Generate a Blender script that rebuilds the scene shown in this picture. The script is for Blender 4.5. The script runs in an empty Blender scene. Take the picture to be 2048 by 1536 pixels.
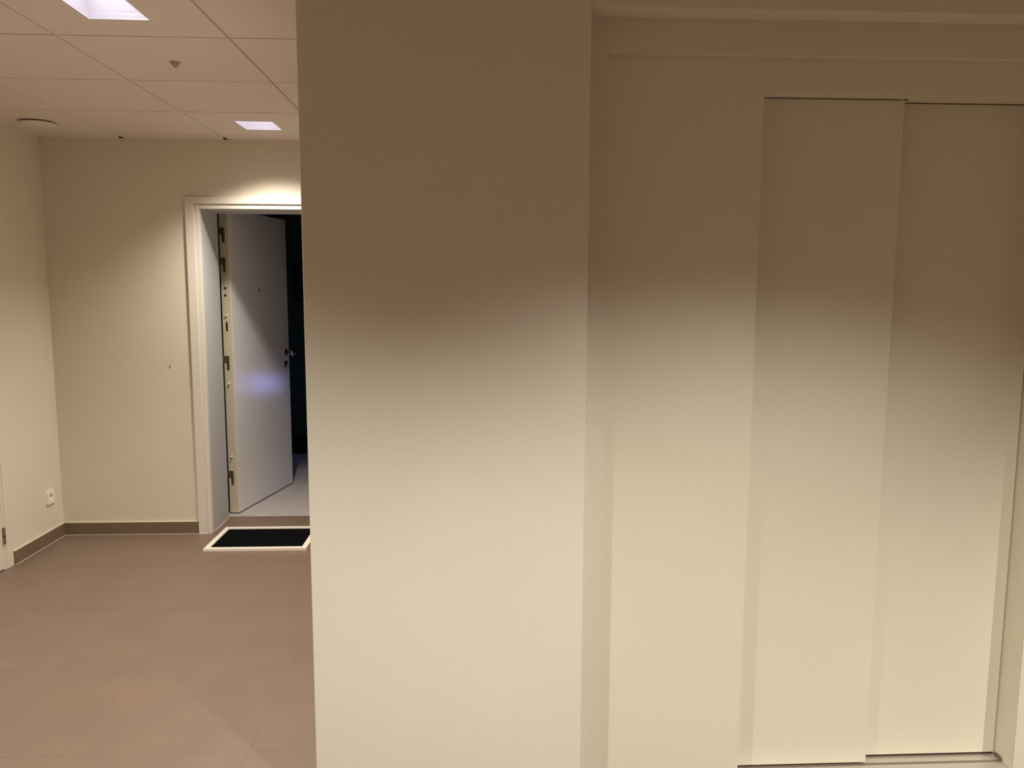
import bpy, bmesh, math
from mathutils import Vector, Matrix

# ------------------------------------------------------------------ camera, world, exposure
S = bpy.context.scene
COL = S.collection
CAM_H = 1.518
cam_d = bpy.data.cameras.new('camera'); cam = bpy.data.objects.new('camera', cam_d); COL.objects.link(cam)
cam_d.sensor_fit = 'HORIZONTAL'; cam_d.sensor_width = 36.0; cam_d.lens = 36.0 * 1582.0 / 2048.0
cam_d.clip_start = 0.05
R_ = (0.998887217537214, -0.04703292170515871, 0.0034972727429988374)
D_ = (-0.002097822182465464, -0.1183885130222115, -0.992965134899751)
F_ = (0.047116088365369076, 0.9918528440551382, -0.1183554390675843)
cam.matrix_world = Matrix(((R_[0], -D_[0], -F_[0], 0.0), (R_[1], -D_[1], -F_[1], 0.0),
                           (R_[2], -D_[2], -F_[2], CAM_H), (0, 0, 0, 1)))
S.camera = cam
W = bpy.data.worlds.new('world'); S.world = W; W.use_nodes = True
W.node_tree.nodes['Background'].inputs[0].default_value = (0.30, 0.36, 1.0, 1)   # blue light for the door leaf, let in by the flat's added window
W.node_tree.nodes['Background'].inputs[1].default_value = 9.0
S.view_settings.view_transform = 'Standard'; S.view_settings.look = 'None'
S.view_settings.gamma = 1.0; S.view_settings.use_curve_mapping = False
S.view_settings.exposure = 0.0

HALL_COL, LOBBY_COL = (1.0, 0.94, 0.84), (0.985, 0.985, 0.92)
# square recessed downlights of the ceiling: x, y, watts, spot size (deg), blend, colour
LAMPS = [(-1.163, 2.667, 180, 124, 0.8, HALL_COL), (-1.163, 4.475, 132, 123, 1.0, HALL_COL),
         (-1.163, 0.69, 158, 127, 0.60, LOBBY_COL), (0.800, 0.73, 232, 126, 0.72, LOBBY_COL), (2.560, 0.43, 245, 119, 0.66, LOBBY_COL)]
LAMP_SHOWN = 2          # the first two are in view

# ------------------------------------------------------------------ materials
def mat(name, col, rough=0.6, metal=0.0, bump=0.0, bscale=250.0, var=0.0, vscale=4.0, spec=0.5, emit=0.0, stretch=None):
    m = bpy.data.materials.new(name); m.use_nodes = True
    nt = m.node_tree; b = nt.nodes['Principled BSDF']
    b.inputs['Base Color'].default_value = (*col, 1); b.inputs['Roughness'].default_value = rough
    b.inputs['Metallic'].default_value = metal; b.inputs['Specular IOR Level'].default_value = spec
    tc = nt.nodes.new('ShaderNodeTexCoord')
    geo = nt.nodes.new('ShaderNodeNewGeometry')
    if bump:
        n = nt.nodes.new('ShaderNodeTexNoise'); n.inputs['Scale'].default_value = bscale; n.inputs['Detail'].default_value = 3
        nt.links.new(geo.outputs['Position'], n.inputs['Vector'])
        bp = nt.nodes.new('ShaderNodeBump'); bp.inputs['Strength'].default_value = bump; bp.inputs['Distance'].default_value = 0.002
        nt.links.new(n.outputs['Fac'], bp.inputs['Height']); nt.links.new(bp.outputs['Normal'], b.inputs['Normal'])
    if var:
        n2 = nt.nodes.new('ShaderNodeTexNoise'); n2.inputs['Scale'].default_value = vscale; n2.inputs['Detail'].default_value = 5
        if stretch:
            mp = nt.nodes.new('ShaderNodeMapping'); mp.inputs['Scale'].default_value = stretch
            nt.links.new(geo.outputs['Position'], mp.inputs['Vector']); nt.links.new(mp.outputs[0], n2.inputs['Vector'])
        else:
            nt.links.new(geo.outputs['Position'], n2.inputs['Vector'])
        cr = nt.nodes.new('ShaderNodeValToRGB')
        cr.color_ramp.elements[0].position = 0.3; cr.color_ramp.elements[1].position = 0.7
        cr.color_ramp.elements[0].color = (*[c * (1 - var) for c in col], 1)
        cr.color_ramp.elements[1].color = (*[min(1, c * (1 + var)) for c in col], 1)
        nt.links.new(n2.outputs['Fac'], cr.inputs[0]); nt.links.new(cr.outputs[0], b.inputs['Base Color'])
    if emit:
        b.inputs['Emission Color'].default_value = (*col, 1); b.inputs['Emission Strength'].default_value = emit
    return m

M = {
 'wall': mat('cream_plaster_paint', (0.72, 0.655, 0.53), 0.75, bump=0.42, bscale=200, var=0.015, vscale=3),
 'lift': mat('cream_lift_lacquer', (0.73, 0.67, 0.52), 0.5, bump=0.25, bscale=260, var=0.012, vscale=3, spec=0.35),
 'ceil': mat('mineral_ceiling_tile', (0.80, 0.70, 0.66), 0.85, bump=0.2, bscale=500, var=0.02, vscale=60),
 'tee': mat('ceiling_tee_steel', (0.66, 0.58, 0.51), 0.5),
 'tile': mat('taupe_stoneware', (0.188, 0.127, 0.093), 0.42, bump=0.06, bscale=160, var=0.05, vscale=5, spec=0.4),
 'grout': mat('floor_grout', (0.185, 0.128, 0.095), 0.8),
 'skirt': mat('brown_skirting_tile', (0.175, 0.125, 0.082), 0.5, bump=0.05, bscale=160, var=0.06, vscale=8),
 'caulk': mat('white_sealant', (0.72, 0.64, 0.52), 0.6),
 'frame': mat('white_door_lacquer', (0.72, 0.67, 0.60), 0.45, spec=0.4),
 'jamb': mat('grey_white_jamb_paint', (0.56, 0.545, 0.54), 0.5, spec=0.4),
 'leaf': mat('pale_grey_door_paint', (0.80, 0.77, 0.78), 0.2, bump=0.1, bscale=300, spec=0.5),
 'edge': mat('cream_door_edge', (0.66, 0.58, 0.42), 0.5),
 'steel': mat('brushed_steel', (0.42, 0.38, 0.32), 0.2, metal=1.0),
 'darksteel': mat('dark_lock_steel', (0.10, 0.085, 0.07), 0.22, metal=0.9),
 'hinge': mat('bronzed_hinge_steel', (0.30, 0.23, 0.17), 0.45, metal=0.8),
 'alu': mat('aluminium_sill', (0.62, 0.57, 0.50), 0.4, metal=0.7, var=0.08, vscale=30, stretch=(0.5, 30, 1)),
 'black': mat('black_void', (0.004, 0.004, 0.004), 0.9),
 'rubber': mat('black_ribbed_rubber', (0.004, 0.004, 0.004), 0.85, spec=0.06),
 'white': mat('white_painted_wood', (0.85, 0.78, 0.68), 0.5),
 'plastic': mat('white_plastic', (0.86, 0.80, 0.71), 0.35),
 'plastic2': mat('aged_white_plastic', (0.42, 0.35, 0.30), 0.5),
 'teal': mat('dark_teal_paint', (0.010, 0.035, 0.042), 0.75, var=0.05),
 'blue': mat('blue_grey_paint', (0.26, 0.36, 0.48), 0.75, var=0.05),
 'pale': mat('pale_stone_tile', (0.48, 0.43, 0.41), 0.5, var=0.09, vscale=6, stretch=(1.0, 3.0, 1)),
 'glass': mat('dark_mirror_glass', (0.05, 0.08, 0.12), 0.12, metal=0.6),
 'reflector': mat('lamp_reflector', (0.90, 0.88, 0.94), 0.16, metal=0.5, spec=0.6),
 'tube': mat('lamp_tube', (0.97, 0.94, 1.0), 0.4, emit=7.0),
 'added_pane': None,
 'slab': mat('concrete_slab', (0.3, 0.29, 0.28), 0.9),
}

def added_pane_material():
    m = bpy.data.materials.new('added_window_glass'); m.use_nodes = True; nt = m.node_tree
    out = nt.nodes['Material Output']; nt.nodes.remove(nt.nodes['Principled BSDF'])
    tr = nt.nodes.new('ShaderNodeBsdfTransparent'); gl = nt.nodes.new('ShaderNodeBsdfGlossy'); gl.inputs['Roughness'].default_value = 0.02
    mx = nt.nodes.new('ShaderNodeMixShader'); mx.inputs[0].default_value = 0.08
    nt.links.new(tr.outputs[0], mx.inputs[1]); nt.links.new(gl.outputs[0], mx.inputs[2]); nt.links.new(mx.outputs[0], out.inputs[0])
    return m
M['added_pane'] = added_pane_material()

# ------------------------------------------------------------------ helpers (meshes are written in world metres)
POS = {}
def link(name, verts, faces, m, parent=None, smooth=False, base=False):
    xs = [v[0] for v in verts]; ys = [v[1] for v in verts]; zs = [v[2] for v in verts]
    c = Vector(((min(xs) + max(xs)) / 2, (min(ys) + max(ys)) / 2, min(zs) if base else (min(zs) + max(zs)) / 2))
    me = bpy.data.meshes.new(name)
    me.from_pydata([tuple(Vector(v) - c) for v in verts], [], faces)
    bm = bmesh.new(); bm.from_mesh(me); bmesh.ops.recalc_face_normals(bm, faces=bm.faces); bm.to_mesh(me); bm.free()
    if smooth:
        for p in me.polygons: p.use_smooth = True
    me.materials.append(M[m] if isinstance(m, str) else m)
    o = bpy.data.objects.new(name, me); COL.objects.link(o)
    return place(o, c, parent)
def place(o, c, parent=None):
    c = Vector(c); POS[o.name] = c
    if parent is not None:
        o.parent = parent; o.location = c - POS[parent.name]
    else:
        o.location = c
    return o
def empty(name, c):
    o = bpy.data.objects.new(name, None); COL.objects.link(o); o.empty_display_size = 0.1
    return place(o, c)
def tag(o, label=None, cat=None, group=None, kind=None):
    if label: o['label'] = label
    if cat: o['category'] = cat
    if group: o['group'] = group
    if kind: o['kind'] = kind
    return o
def bxv(x0, x1, y0, y1, z0, z1, bev=0.0, seg=1):
    bm = bmesh.new(); bmesh.ops.create_cube(bm, size=1.0)
    for v in bm.verts:
        v.co = Vector((x0 + (v.co.x + .5) * (x1 - x0), y0 + (v.co.y + .5) * (y1 - y0), z0 + (v.co.z + .5) * (z1 - z0)))
    if bev:
        bmesh.ops.bevel(bm, geom=list(bm.edges), offset=bev, segments=seg, affect='EDGES', profile=0.5)
    bm.verts.index_update()
    vs = [tuple(v.co) for v in bm.verts]; fs = [[v.index for v in f.verts] for f in bm.faces]; bm.free()
    return vs, fs
def merge(*parts):
    V, F = [], []
    for vs, fs in parts:
        n = len(V); V += list(vs); F += [[i + n for i in f] for f in fs]
    return V, F
def box(name, x0, x1, y0, y1, z0, z1, m, parent=None, bev=0.0, seg=1):
    return link(name, *bxv(x0, x1, y0, y1, z0, z1, bev, seg), m, parent)
def lathe(prof, axis_o, axis_d, n=24):
    """prof: (radius, along) pairs; revolve about axis_d at axis_o"""
    d = Vector(axis_d).normalized(); o = Vector(axis_o)
    a = d.orthogonal().normalized(); b = d.cross(a)
    V, F = [], []
    for r_, t in prof:
        for k in range(n):
            w = 2 * math.pi * k / n
            V.append(tuple(o + d * t + (a * math.cos(w) + b * math.sin(w)) * max(r_, 1e-5)))
    for i in range(len(prof) - 1):
        for k in range(n):
            F.append([i * n + k, i * n + (k + 1) % n, (i + 1) * n + (k + 1) % n, (i + 1) * n + k])
    F.append(list(range(n))[::-1]); F.append([(len(prof) - 1) * n + k for k in range(n)])
    return V, F
def prism(poly, mapf, t0, t1):
    """poly in 2d, mapf(u, v, t) -> world"""
    n = len(poly)
    V = [mapf(u, v, t0) for u, v in poly] + [mapf(u, v, t1) for u, v in poly]
    F = [list(range(n)), [n + i for i in range(n)][::-1]] + [[i, (i + 1) % n, n + (i + 1) % n, n + i] for i in range(n)]
    return V, F
def rrect(u0, u1, v0, v1, r, n=6):
    P = []
    for cx, cy, a0 in ((u1 - r, v1 - r, 0), (u0 + r, v1 - r, 90), (u0 + r, v0 + r, 180), (u1 - r, v0 + r, 270)):
        for k in range(n + 1):
            a = math.radians(a0 + 90 * k / n); P.append((cx + r * math.cos(a), cy + r * math.sin(a)))
    return P

# ------------------------------------------------------------------ levels and planes
CEIL = 2.395
XL = -2.542            # left wall face
YB = 4.885             # end wall of the hall
YP = 2.18              # front of pillar and lintel
XP0, XP1 = -0.463, 0.311
XR, YN = 4.0, -3.7     # lobby beyond the frame: right wall, wall behind the camera
YW, YPAN, YD1, YD2 = 2.262, 2.283, 2.335, 2.374    # recess wall, lift frame, two door leaves
ZSOF, ZPAN, ZHEAD = 2.264, 2.170, 2.074

# ------------------------------------------------------------------ floor
JX, JY, T = -0.748, 2.49, 0.6
floor = link('floor', *bxv(XL - 0.1, XR + 0.1, YN - 0.1, 5.25, -0.08, -0.0007), 'grout'); tag(floor, kind='structure')
tile_mesh = {}
def floor_piece(x0, x1, y0, y1):
    key = (round(x1 - x0, 4), round(y1 - y0, 4))
    c = Vector(((x0 + x1) / 2, (y0 + y1) / 2, -0.004))
    if key not in tile_mesh:
        o = link('floor_tile', *bxv(x0, x1, y0, y1, -0.008, 0.0, 0.0004), 'tile', floor); tile_mesh[key] = o.data
    else:
        o = bpy.data.objects.new('floor_tile', tile_mesh[key]); COL.objects.link(o); place(o, c, floor)
g, gj = 0.0004, 0.0008
xs = sorted({XL - 0.05, XR + 0.05} | {JX + k * T for k in range(-20, 20) if XL + 0.02 < JX + k * T < XR - 0.02})
ys = sorted({YN - 0.05, 5.248} | {JY + k * T for k in range(-20, 20) if YN + 0.02 < JY + k * T < 5.2})
for i in range(len(xs) - 1):
    for j in range(len(ys) - 1):
        x0, x1, y0, y1 = xs[i] + g, xs[i + 1] - g, ys[j] + gj, ys[j + 1] - gj
        if x0 > XP0 and y0 > 2.4: continue                    # under the solid core
        if y0 < 2.283 < y1 and x1 > XP1 + 0.1: y1 = 2.281     # stops at the lift sill
        floor_piece(x0, x1, y0, y1)

# ------------------------------------------------------------------ walls
def struct(name, parts, m='wall', parent=None):
    o = link(name, *merge(*parts), m, parent); tag(o, kind='structure'); return o
DY0, DY1 = 3.36, 4.288    # opening of the left door
struct('wall_left', [bxv(XL - 0.12, XL, YN, DY0, 0, 2.6), bxv(XL - 0.12, XL, DY1, YB, 0, 2.6), bxv(XL - 0.12, XL, DY0, DY1, 2.1, 2.6)])
OX0, OX1, OZ = -1.70, -0.69, 2.03
struct('wall_end', [bxv(XL - 0.12, OX0, YB, 5.2, 0, 2.6), bxv(OX1, XP0, YB, 5.2, 0, 2.6), bxv(OX0, OX1, YB, 5.2, OZ, 2.6)])
struct('wall_pillar', [bxv(XP0, XP1, YP, 5.2, 0, 2.6, 0.003, 2)])
struct('wall_lift', [bxv(XP1, 0.3685, YW, 2.6, 0, ZPAN), bxv(XP1, 2.10, YW, 2.6, ZPAN, 2.6), bxv(XP1, 2.10, YP, YW, ZSOF, 2.6),
                     bxv(2.04, 2.10, YW, 2.6, 0, ZPAN), bxv(2.10, XR, YP, 2.6, 0, 2.6)])
struct('wall_right', [bxv(XR, XR + 0.12, YN, 2.6, 0, 2.6)])
struct('wall_behind', [bxv(XL - 0.12, XR + 0.12, YN - 0.12, YN, 0, 2.6)])

# ------------------------------------------------------------------ suspended ceiling
ceiling = link('ceiling', *bxv(XL - 0.12, XR + 0.12, YN - 0.12, 5.2, 2.6, 2.7), 'slab'); tag(ceiling, kind='structure')
CX, CY = -0.863, 2.956
cxs = [CX + k * T for k in range(-12, 14)]; cys = [CY + k * T for k in range(-14, 8)]
gx, gy = 0.0055, 0.0048
HX, HY = 0.101, 0.114       # half opening of a downlight
cmesh = {}
def ceiling_piece(x0, x1, y0, y1, lamp=None):
    if lamp:
        lx, ly = lamp; o_ = [(x0, y0), (x1, y0), (x1, y1), (x0, y1)]; i_ = [(lx - HX, ly - HY), (lx + HX, ly - HY), (lx + HX, ly + HY), (lx - HX, ly + HY)]
        V = [(*p, CEIL) for p in o_] + [(*p, CEIL) for p in i_] + [(*p, CEIL + 0.018) for p in o_] + [(*p, CEIL + 0.018) for p in i_]
        F = []
        for k in range(4):
            n = (k + 1) % 4
            F += [[k, n, 4 + n, 4 + k], [8 + k, 8 + n, 12 + n, 12 + k], [k, n, 8 + n, 8 + k], [4 + k, 4 + n, 12 + n, 12 + k]]
        return link('ceiling_tile', V, F, 'ceil', ceiling)
    key = (round(x1 - x0, 4), round(y1 - y0, 4))
    if key not in cmesh:
        o = link('ceiling_tile', *bxv(x0, x1, y0, y1, CEIL, CEIL + 0.018, 0.001), 'ceil', ceiling); cmesh[key] = o.data
    else:
        o = bpy.data.objects.new('ceiling_tile', cmesh[key]); COL.objects.link(o)
        place(o, ((x0 + x1) / 2, (y0 + y1) / 2, CEIL + 0.009), ceiling)
    return o
def spans(cs, lo, hi):
    e = [lo] + [c for c in cs if lo + 0.05 < c < hi - 0.03] + [hi]
    return list(zip(e[:-1], e[1:]))
def lay(X0, X1, Y0, Y1):
    for a, b in spans(cxs, X0, X1):
        for c, d in spans(cys, Y0, Y1):
            x0 = a + (gx if a > X0 else 0.001); x1 = b - (gx if b < X1 else 0.001)
            y0 = c + (gy if c > Y0 else 0.001); y1 = d - (gy if d < Y1 else 0.001)
            lamp = next(((l[0], l[1]) for l in LAMPS if x0 + HX < l[0] < x1 - HX and y0 + HY < l[1] < y1 - HY), None)
            ceiling_piece(x0, x1, y0, y1, lamp)
lay(XL, XP0, YP, YB - 0.001); lay(XL, XR, YN, YP)
for c in cxs:
    if XL < c < XR:
        y1 = YB - 0.05 if c < XP0 else YP          # the main tees stop just short of the end wall
        box('ceiling_tee', c - 0.012, c + 0.012, YN, y1, CEIL + 0.006, CEIL + 0.035, 'tee', ceiling)
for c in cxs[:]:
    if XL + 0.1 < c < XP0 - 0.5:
        box('tee_end_dark_gap', c - 0.009, c + 0.009, YB - 0.032, YB - 0.002, CEIL - 0.003, CEIL + 0.006, 'black', ceiling)  # shaded gap at each tee end, put in as a black box
for d in cys:
    if YN < d < YB:
        box('ceiling_cross_tee', XL, XP0 if d > YP else XR, d - 0.010, d + 0.010, CEIL + 0.013, CEIL + 0.030, 'tee', ceiling)
box('ceiling_edge_angle', XL, XP0, YB - 0.010, YB, CEIL - 0.0015, CEIL, 'ceil', ceiling)
box('ceiling_edge_angle', XL, XL + 0.018, YP, YB, CEIL - 0.0015, CEIL, 'ceil', ceiling)

# ------------------------------------------------------------------ skirting
def skirting(name, x0, x1, y0, y1, caulk):
    o = box(name, x0, x1, y0, y1, 0.002, 0.076, 'skirt'); tag(o, kind='structure')
    for c in caulk: box('sealant', *c, 'caulk', o)
skirting('baseboard_left', XL, XL + 0.010, 4.345, YB, [(XL, XL + 0.008, 4.345, YB, 0.076, 0.0795), (XL + 0.0, XL + 0.0125, 4.345, YB, 0.0, 0.002)])
skirting('baseboard_end', XL + 0.0105, -1.718, YB - 0.010, YB, [(XL + 0.011, -1.718, YB - 0.008, YB, 0.076, 0.0795), (XL + 0.011, -1.718, YB - 0.0125, YB, 0.0, 0.002)])

# ------------------------------------------------------------------ lift entrance
lift = empty('lift_entrance', (1.2, 2.33, 0))
tag(lift, 'cream lift entrance with two overlapping sliding door panels beside the pillar', 'lift door')
XO0, XO1 = 0.820, 1.713
hd = link('frame_panel', *merge(bxv(0.3685, XO0, YPAN, YPAN + 0.045, 0.0, ZPAN), bxv(XO1, 2.04, YPAN, 2.60, 0.0, ZPAN),
                                bxv(XO0, XO1, YPAN, 2.60, ZHEAD, ZPAN)), 'lift', lift)
box('guide_slot', 1.2585, 1.266, YD1 - 0.001, YD1 + 0.012, ZHEAD - 0.001, ZHEAD + 0.010, 'black', hd)
d1 = box('door_panel', XO0 - 0.02 + 0.021, 1.2575, YD1, YD1 + 0.028, 0.007, ZHEAD - 0.003, 'lift', lift, 0.001)
d2 = box('door_panel', 1.20, XO1 - 0.004, YD2, YD2 + 0.028, 0.007, ZHEAD - 0.003, 'lift', lift, 0.001)
d1['label'] = 'nearer left sliding panel'; d2['label'] = 'farther right sliding panel'
sill = link('sill', *merge(bxv(XO0, XO1, YPAN, 2.329, -0.03, 0.0), bxv(XO0, XO1, 2.342, YD2 - 0.002, -0.03, 0.0),
                            bxv(XO0, XO1, YD2 + 0.02, 2.50, -0.03, 0.0)), 'alu', lift)
box('sill_groove', XO0, XO1, YPAN, 2.50, -0.034, -0.012, 'hinge', sill)
box('sill_end_cap', XO1 - 0.005, XO1 + 0.0, 2.336, YD2 - 0.006, 0.0, 0.012, 'hinge', sill, 0.001)
box('shaft_back', XO0, XO1, 2.50, 2.60, -0.03, ZHEAD, 'black', lift)

# ------------------------------------------------------------------ hall door (frame in the end wall, leaf opened inward)
door = empty('door_1', (-1.2, 5.0, 0)); tag(door, 'pale grey entrance door standing open behind white casing', 'door', kind='structure')
FX0, FX1, FZ = -1.717, -0.675, 2.060
YC = YB - 0.016
# casing
link('door_casing', *bxv(FX0, FX0 + 0.052, YC, YB + 0.02, 0.0, FZ - 0.042, 0.0015), 'frame', door)
link('door_casing', *bxv(FX1 - 0.052, FX1, YC, YB + 0.02, 0.0, FZ - 0.042, 0.0015), 'frame', door)
link('door_casing', *bxv(FX0, FX1, YC, YB + 0.02, FZ - 0.0418, FZ, 0.0015), 'frame', door)
# stepped bead inside the casing
XI0, XI1, ZI = -1.637, -0.755, 1.990
def bead(x0, x1, z0, z1):
    return bxv(x0, x1, YB - 0.006, YB + 0.03, z0, z1, 0.003, 2)
link('door_bead', *bead(FX0 + 0.052, XI0, 0.0, FZ - 0.042), 'frame', door)
link('door_bead', *bead(XI1, FX1 - 0.052, 0.0, FZ - 0.042), 'frame', door)
link('door_bead', *bead(XI0, XI1, ZI, FZ - 0.042), 'frame', door)
# jamb lining
link('door_jamb', *bxv(OX0, XI0 - 0.001, YB + 0.03, 5.215, 0.0, ZI + 0.02, 0.001), 'jamb', door)
link('door_jamb', *bxv(XI1 + 0.001, OX1, YB + 0.03, 5.215, 0.0, ZI + 0.02, 0.001), 'jamb', door)
link('door_head', *bxv(XI0 - 0.001, XI1 + 0.001, YB + 0.03, 5.215, ZI + 0.001, ZI + 0.04, 0.001), 'jamb', door)
link('sealant', *bxv(XI0, XI0 + 0.003, YB + 0.03, 5.215, 0.0, 0.004), 'caulk', door)
link('sealant', *bxv(FX0, XI0, YC - 0.002, YC, 0.0, 0.003), 'caulk', door)

# leaf: local frame s along the leaf, t out of its visible face, z up
A = Vector((-1.600, 5.309, 0)); B = Vector((-1.428, 6.155, 0))
u = (B - A).normalized(); nrm = Vector((u.y, -u.x, 0))
LW, LT, LZ0, LZ1 = 0.862, 0.064, 0.009, 2.034
def P(s, t, z): return tuple(A + u * s + nrm * t + Vector((0, 0, z)))
def lbox(s0, s1, t0, t1, z0, z1, bev=0.0):
    vs, fs = bxv(s0, s1, t0, t1, z0, z1, bev); return [P(*v) for v in vs], fs
leaf = link('door_leaf', *lbox(0.004, LW, -LT, 0, LZ0, LZ1, 0.001), 'leaf', door)
link('leaf_edge', *lbox(0.0, 0.004, -LT, -0.0005, LZ0, LZ1, 0.0008), 'edge', leaf)
# hinges let into the hinge edge: wide top leaf, narrow tail
def hinge(z):
    poly = [(0.014, 0.0), (0.020, -0.003), (0.024, -0.008)]
    pts = [(-0.072, z), (-0.030, z), (-0.026, z - 0.004), (-0.026, z - 0.088), (-0.030, z - 0.095), (-0.041, z - 0.095),
           (-0.045, z - 0.088), (-0.045, z - 0.050), (-0.050, z - 0.046), (-0.072, z - 0.046)]
    h = link('hinge', *prism(pts, lambda t, zz, s: P(s, t, zz), -0.0025, 0.0), 'hinge', leaf)
    for t, zz in ((-0.040, z - 0.012), (-0.040, z - 0.038), (-0.0355, z - 0.060), (-0.0355, z - 0.086)):
        link('screw', *lathe([(0.0032, 0), (0.0032, 0.001), (0.001, 0.0013)], P(-0.0025, t, zz), -u, 8), 'steel', h)
for z in (1.913, 1.720, 1.076, 0.297): hinge(z)
for z in (1.343, 0.892, 0.397):
    link('security_bolt', *lathe([(0.0055, 0), (0.0055, 0.012), (0.004, 0.016)], P(0.0, -0.034, z), -u, 12), 'plastic', leaf)
for z in (1.521, 1.475):
    b = link('bolt_cup', *lathe([(0.009, 0), (0.009, 0.0015), (0.0065, 0.002), (0.006, 0.0005)], P(0.0, -0.036, z), -u, 16), 'steel', leaf)
    link('bolt_core', *lathe([(0.004, 0), (0.004, 0.0026), (0.002, 0.003)], P(0.0, -0.036, z), -u, 12), 'hinge', b)
lp = link('latch_plate', *prism(rrect(-0.041, -0.028, 1.240, 1.300, 0.006), lambda t, zz, s: P(s, t, zz), -0.0015, 0.0), 'steel', leaf)
link('latch_slot', *prism(rrect(-0.038, -0.031, 1.246, 1.270, 0.003), lambda t, zz, s: P(s, t, zz), -0.002, -0.0012), 'black', lp)
# peephole, knob, lock cylinder
ph = link('peephole', *lathe([(0.011, 0), (0.011, 0.002), (0.008, 0.004), (0.007, 0.002)], P(0.405, 0, 1.509), nrm, 20), 'hinge', leaf)
link('peephole_lens', *lathe([(0.0065, 0.001), (0.005, 0.0035), (0.002, 0.0045)], P(0.405, 0, 1.509), nrm, 16), 'glass', ph)
kn = link('knob', *lathe([(0.009, 0.0), (0.009, 0.034), (0.012, 0.040), (0.022, 0.046), (0.0265, 0.054), (0.0265, 0.062), (0.021, 0.071), (0.008, 0.075)], P(0.800, 0, 1.036), nrm, 28), 'steel', leaf, smooth=True)
link('rosette', *lathe([(0.026, 0.0), (0.026, 0.006), (0.022, 0.009), (0.010, 0.010)], P(0.800, 0, 1.036), nrm, 28), 'steel', kn, smooth=False)
lk = link('lock_rosette', *lathe([(0.027, 0.0), (0.027, 0.008), (0.022, 0.013), (0.012, 0.014)], P(0.795, 0, 0.949), nrm, 28), 'darksteel', leaf)
link('lock_cylinder', *prism(rrect(-0.006, 0.006, -0.014, 0.010, 0.005), lambda a, b, t: P(0.795 + a, t, 0.949 + b), 0.014, 0.018), 'steel', lk)

# ------------------------------------------------------------------ dark flat behind the open door
ifl = link('floor_flat', *bxv(-1.98, -0.40, 5.25, 7.36, -0.08, -0.003), 'pale'); tag(ifl, kind='structure')
for x0, x1 in ((-1.98, -1.355), (-1.355, -0.755), (-0.755, -0.40)):
    for y0, y1 in ((5.25, 5.73), (5.73, 6.33), (6.33, 6.93), (6.93, 7.36)):
        box('floor_tile', x0 + 0.0004, x1 - 0.0004, y0 + 0.0006, y1 - 0.0006, -0.008, 0.0, 'pale', ifl, 0.0003)
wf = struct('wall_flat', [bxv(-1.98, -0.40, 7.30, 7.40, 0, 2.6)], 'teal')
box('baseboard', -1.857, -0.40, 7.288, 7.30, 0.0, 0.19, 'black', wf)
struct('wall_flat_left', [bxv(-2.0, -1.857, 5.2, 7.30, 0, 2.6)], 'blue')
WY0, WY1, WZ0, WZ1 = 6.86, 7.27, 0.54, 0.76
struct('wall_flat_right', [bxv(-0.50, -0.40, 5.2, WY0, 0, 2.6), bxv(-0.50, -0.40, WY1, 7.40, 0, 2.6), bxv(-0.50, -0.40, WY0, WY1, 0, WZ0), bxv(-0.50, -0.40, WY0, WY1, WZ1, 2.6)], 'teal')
wn = empty('added_window_1', (-0.45, (WY0 + WY1) / 2, WZ0)); tag(wn, kind='structure')  # added, out of view: opening that throws a bluish reflection on the door leaf
for c in ((WY0, WY1, WZ0, WZ0 + 0.03), (WY0, WY1, WZ1 - 0.03, WZ1), (WY0, WY0 + 0.03, WZ0 + 0.03, WZ1 - 0.03), (WY1 - 0.03, WY1, WZ0 + 0.03, WZ1 - 0.03)):
    box('added_window_frame', -0.47, -0.43, *c, 'frame', wn, 0.002)
box('added_window_pane', -0.452, -0.448, WY0 + 0.03, WY1 - 0.03, WZ0 + 0.03, WZ1 - 0.03, 'added_pane', wn)
struct('ceiling_flat', [bxv(-1.98, -0.40, 5.2, 7.40, 2.6, 2.7)], 'teal')
mir = empty('wall_mirror', (-1.43, 7.29, 1.40)); tag(mir, 'dark rounded-corner mirror hanging on the teal wall behind the open door', 'mirror')
def ring(o_, i_, mapf, t0, t1):
    n = len(o_); V = [mapf(*p, t0) for p in o_] + [mapf(*p, t0) for p in i_] + [mapf(*p, t1) for p in o_] + [mapf(*p, t1) for p in i_]
    F = []
    for k in range(n):
        m_ = (k + 1) % n
        F += [[k, m_, n + m_, n + k], [2*n + k, 2*n + m_, 3*n + m_, 3*n + k], [k, m_, 2*n + m_, 2*n + k], [n + k, n + m_, 3*n + m_, 3*n + k]]
    return V, F
mm = lambda a, b, t: (a, t, b)
link('mirror_frame', *ring(rrect(-1.635, -1.235, 1.400, 1.775, 0.06, 8), rrect(-1.603, -1.267, 1.432, 1.743, 0.035, 8), mm, 7.272, 7.30), 'black', mir)
link('mirror_glass', *prism(rrect(-1.605, -1.265, 1.430, 1.745, 0.036, 8), mm, 7.285, 7.30), 'glass', mir)

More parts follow.
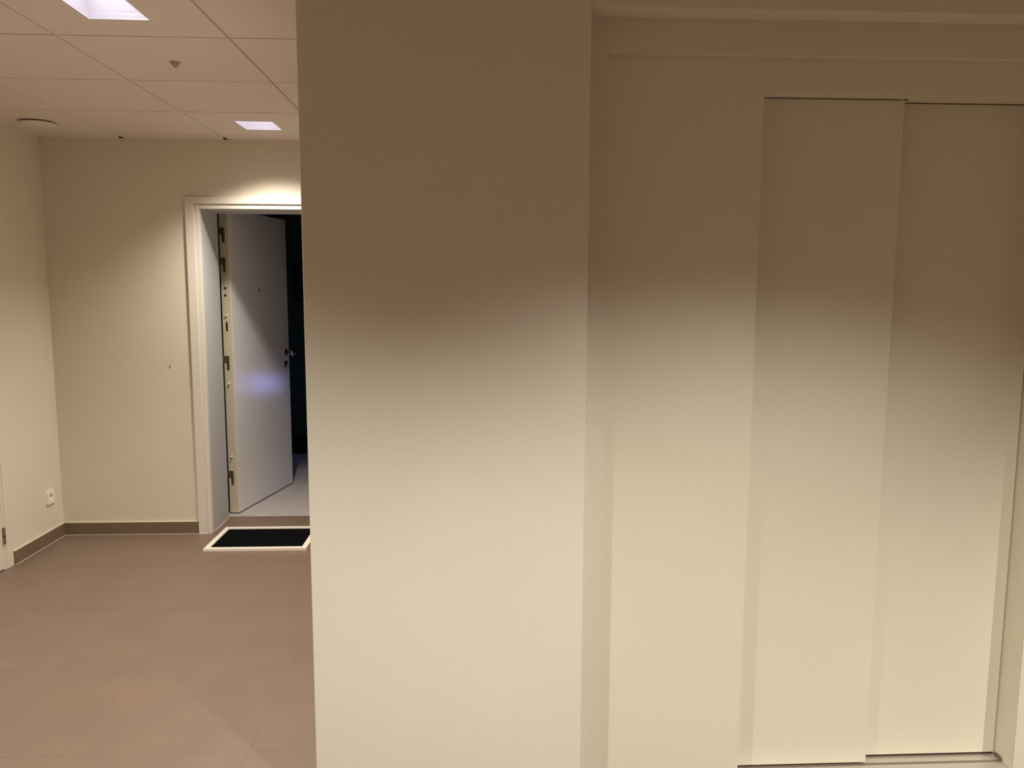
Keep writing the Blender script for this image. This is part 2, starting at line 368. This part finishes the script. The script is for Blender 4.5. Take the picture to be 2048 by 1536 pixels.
# ------------------------------------------------------------------ left door (only its hinge side is in view)
d2_ = empty('door_2', (XL - 0.03, 3.8, 0)); tag(d2_, 'cream flush door at the left edge of the view', 'door', kind='structure')
link('door_frame', *merge(bxv(XL - 0.10, XL - 0.004, DY1 - 0.020, DY1, 0, 2.10), bxv(XL - 0.10, XL - 0.004, DY0, DY0 + 0.02, 0, 2.10), bxv(XL - 0.10, XL - 0.004, DY0 + 0.02, DY1 - 0.02, 2.08, 2.10)), 'wall', d2_)
lf = box('door_leaf', XL - 0.045, XL - 0.003, DY0 + 0.023, DY1 - 0.023, 0.008, 2.076, 'wall', d2_, 0.002)
for z in (0.188, 1.05, 1.85):
    hg = link('hinge', *lathe([(0.008, -0.045), (0.008, 0.045)], (XL + 0.003, DY1 - 0.021, z), (0, 0, 1), 14), 'hinge', lf)
    link('hinge_pin', *lathe([(0.0085, -0.002), (0.0085, 0.002)], (XL + 0.003, DY1 - 0.021, z), (0, 0, 1), 14), 'black', hg)

# ------------------------------------------------------------------ wall socket on the left wall
so = empty('wall_socket', (XL, 4.742, 0.24)); tag(so, 'white power socket low on the left wall near the corner', 'socket')
sm = lambda a, b, t: (XL + t, 4.742 + a, 0.278 + b)
CIR = [(0.020 * math.cos(2 * math.pi * k / 28 + math.pi / 28), 0.020 * math.sin(2 * math.pi * k / 28 + math.pi / 28)) for k in range(28)]
rr = rrect(-0.041, 0.041, -0.041, 0.041, 0.008, 6)
ang = lambda p: math.atan2(p[1], p[0]) % (2 * math.pi)
rr.sort(key=ang); CIR.sort(key=ang)
link('cover_plate', *ring(rr, CIR, sm, 0.0, 0.011), 'plastic', so)
well = link('socket_well', *prism(CIR, sm, -0.012, -0.008), 'plastic', so)
link('earth_pin', *lathe([(0.0024, 0), (0.0024, 0.014), (0.001, 0.016)], sm(0, 0.010, -0.008), (1, 0, 0), 10), 'steel', well)
for a in (-0.0095, 0.0095):
    link('pin_hole', *lathe([(0.0028, 0), (0.0028, 0.0006)], sm(a, 0, -0.008), (1, 0, 0), 10), 'black', well)

sc_ = link('wall_screw', *lathe([(0.0045, 0.0), (0.0045, 0.003), (0.002, 0.004)], (-1.852, YB, 1.047), (0, -1, 0), 12), 'hinge')
tag(sc_, 'tiny dark screw head in the end wall left of the white casing', 'screw')

# ------------------------------------------------------------------ doormat with a white frame
dm = empty('doormat', (-1.28, 4.74, 0)); tag(dm, 'black doormat in a raised white frame before the open door', 'doormat')
mx0, mx1, my0, my1, bw, bh = -1.578, -0.985, 4.525, 4.955, 0.030, 0.0175
for c in ((mx0, mx1, my0, my0 + bw), (mx0, mx1, my1 - bw, my1), (mx0, mx0 + bw, my0 + bw, my1 - bw), (mx1 - bw, mx1, my0 + bw, my1 - bw)):
    box('frame_rail', *c, 0.0005, bh, 'white', dm, 0.001)
mt = box('mat', mx0 + bw, mx1 - bw, my0 + bw, my1 - bw, 0.001, 0.010, 'rubber', dm)
n = 26; pitch = (my1 - my0 - 2 * bw - 0.006) / n
rib = None
for k in range(n):
    y = my0 + bw + 0.003 + k * pitch
    if rib is None:
        rib = box('rib', mx0 + bw + 0.002, mx1 - bw - 0.002, y, y + pitch * 0.6, 0.010, 0.013, 'rubber', mt, 0.0008)
    else:
        o = bpy.data.objects.new('rib', rib.data); COL.objects.link(o)
        place(o, ((mx0 + mx1) / 2, y + pitch * 0.3, 0.0115), mt)

# ------------------------------------------------------------------ small ceiling fittings
se = empty('ceiling_sensor', (-1.165, 3.272, CEIL)); tag(se, 'small conical sensor in the middle of a ceiling tile', 'sensor')
link('flange', *lathe([(0.0215, 0), (0.0215, 0.003), (0.017, 0.0045)], (-1.165, 3.272, CEIL), (0, 0, -1), 24), 'plastic2', se)
link('cone', *lathe([(0.015, 0.0045), (0.014, 0.010), (0.007, 0.020), (0.004, 0.021)], (-1.165, 3.272, CEIL), (0, 0, -1), 24), 'plastic2', se)
vd = empty('round_ceiling_disc', (-2.318, 4.452, CEIL)); tag(vd, 'flat round white disc on the ceiling beside the left wall', 'ceiling fitting')
link('neck', *lathe([(0.070, 0), (0.070, 0.010)], (-2.318, 4.452, CEIL), (0, 0, -1), 32), 'hinge', vd)
link('disc', *lathe([(0.086, 0.007), (0.090, 0.010), (0.088, 0.016), (0.070, 0.021), (0.02, 0.022)], (-2.318, 4.452, CEIL), (0, 0, -1), 40), 'ceil', vd)

# ------------------------------------------------------------------ square recessed downlights
LBL = ['bright square recessed downlight cut by the top edge of the view', 'bright square recessed downlight nearest the door casing',
       'square recessed downlight of the lobby left of the viewer', 'square recessed downlight before the lift doors',
       'square recessed downlight right of the lift doors']
for i, (lx, ly, watt, ssz, sbl, lcol) in enumerate(LAMPS):
    t = empty('downlight', (lx, ly, CEIL)); tag(t, LBL[i], 'ceiling light', 'square ceiling downlights')
    k = 0.80; zt = CEIL + 0.105
    # rim
    for c in ((lx - HX, lx + HX, ly - HY, ly - HY + 0.004), (lx - HX, lx + HX, ly + HY - 0.004, ly + HY),
              (lx - HX, lx - HX + 0.004, ly - HY + 0.004, ly + HY - 0.004), (lx + HX - 0.004, lx + HX, ly - HY + 0.004, ly + HY - 0.004)):
        box('rim', *c, CEIL - 0.001, CEIL + 0.012, 'reflector', t)
    # four bowed reflector panels
    hx, hy = HX - 0.004, HY - 0.004
    def refl(ax, sg):
        V = []; N = 6
        for a in range(N + 1):
            f = a / N; sc = 1 - (1 - k) * (f ** 1.6)
            z = CEIL + 0.003 + (zt - CEIL - 0.003) * f
            for w in (-1, 1):
                if ax == 0: V.append((lx + sg * hx * sc, ly + w * hy * sc, z))
                else: V.append((lx + w * hx * sc, ly + sg * hy * sc, z))
        return V, [[2*a, 2*a + 1, 2*a + 3, 2*a + 2] for a in range(N)]
    for ax in (0, 1):
        for sg in (-1, 1): link('reflector_panel', *refl(ax, sg), 'reflector', t)
    box('top_plate', lx - hx * k, lx + hx * k, ly - hy * k, ly + hy * k, zt, zt + 0.003, 'reflector', t)
    # two compact lamp tubes
    for sg in (-1, 1):
        link('lamp_tube', *lathe([(0.004, -0.068), (0.009, -0.062), (0.009, 0.062), (0.004, 0.068)], (lx, ly + sg * 0.035, zt - 0.035), (1, 0, 0), 14), 'tube', t, smooth=True)
    L = bpy.data.lights.new('lamp_light', 'SPOT'); L.energy = watt; L.color = lcol
    L.spot_size = math.radians(ssz); L.spot_blend = sbl; L.shadow_soft_size = 0.035
    lo = bpy.data.objects.new('lamp_light', L); COL.objects.link(lo); place(lo, (lx, ly, CEIL + 0.004), t)
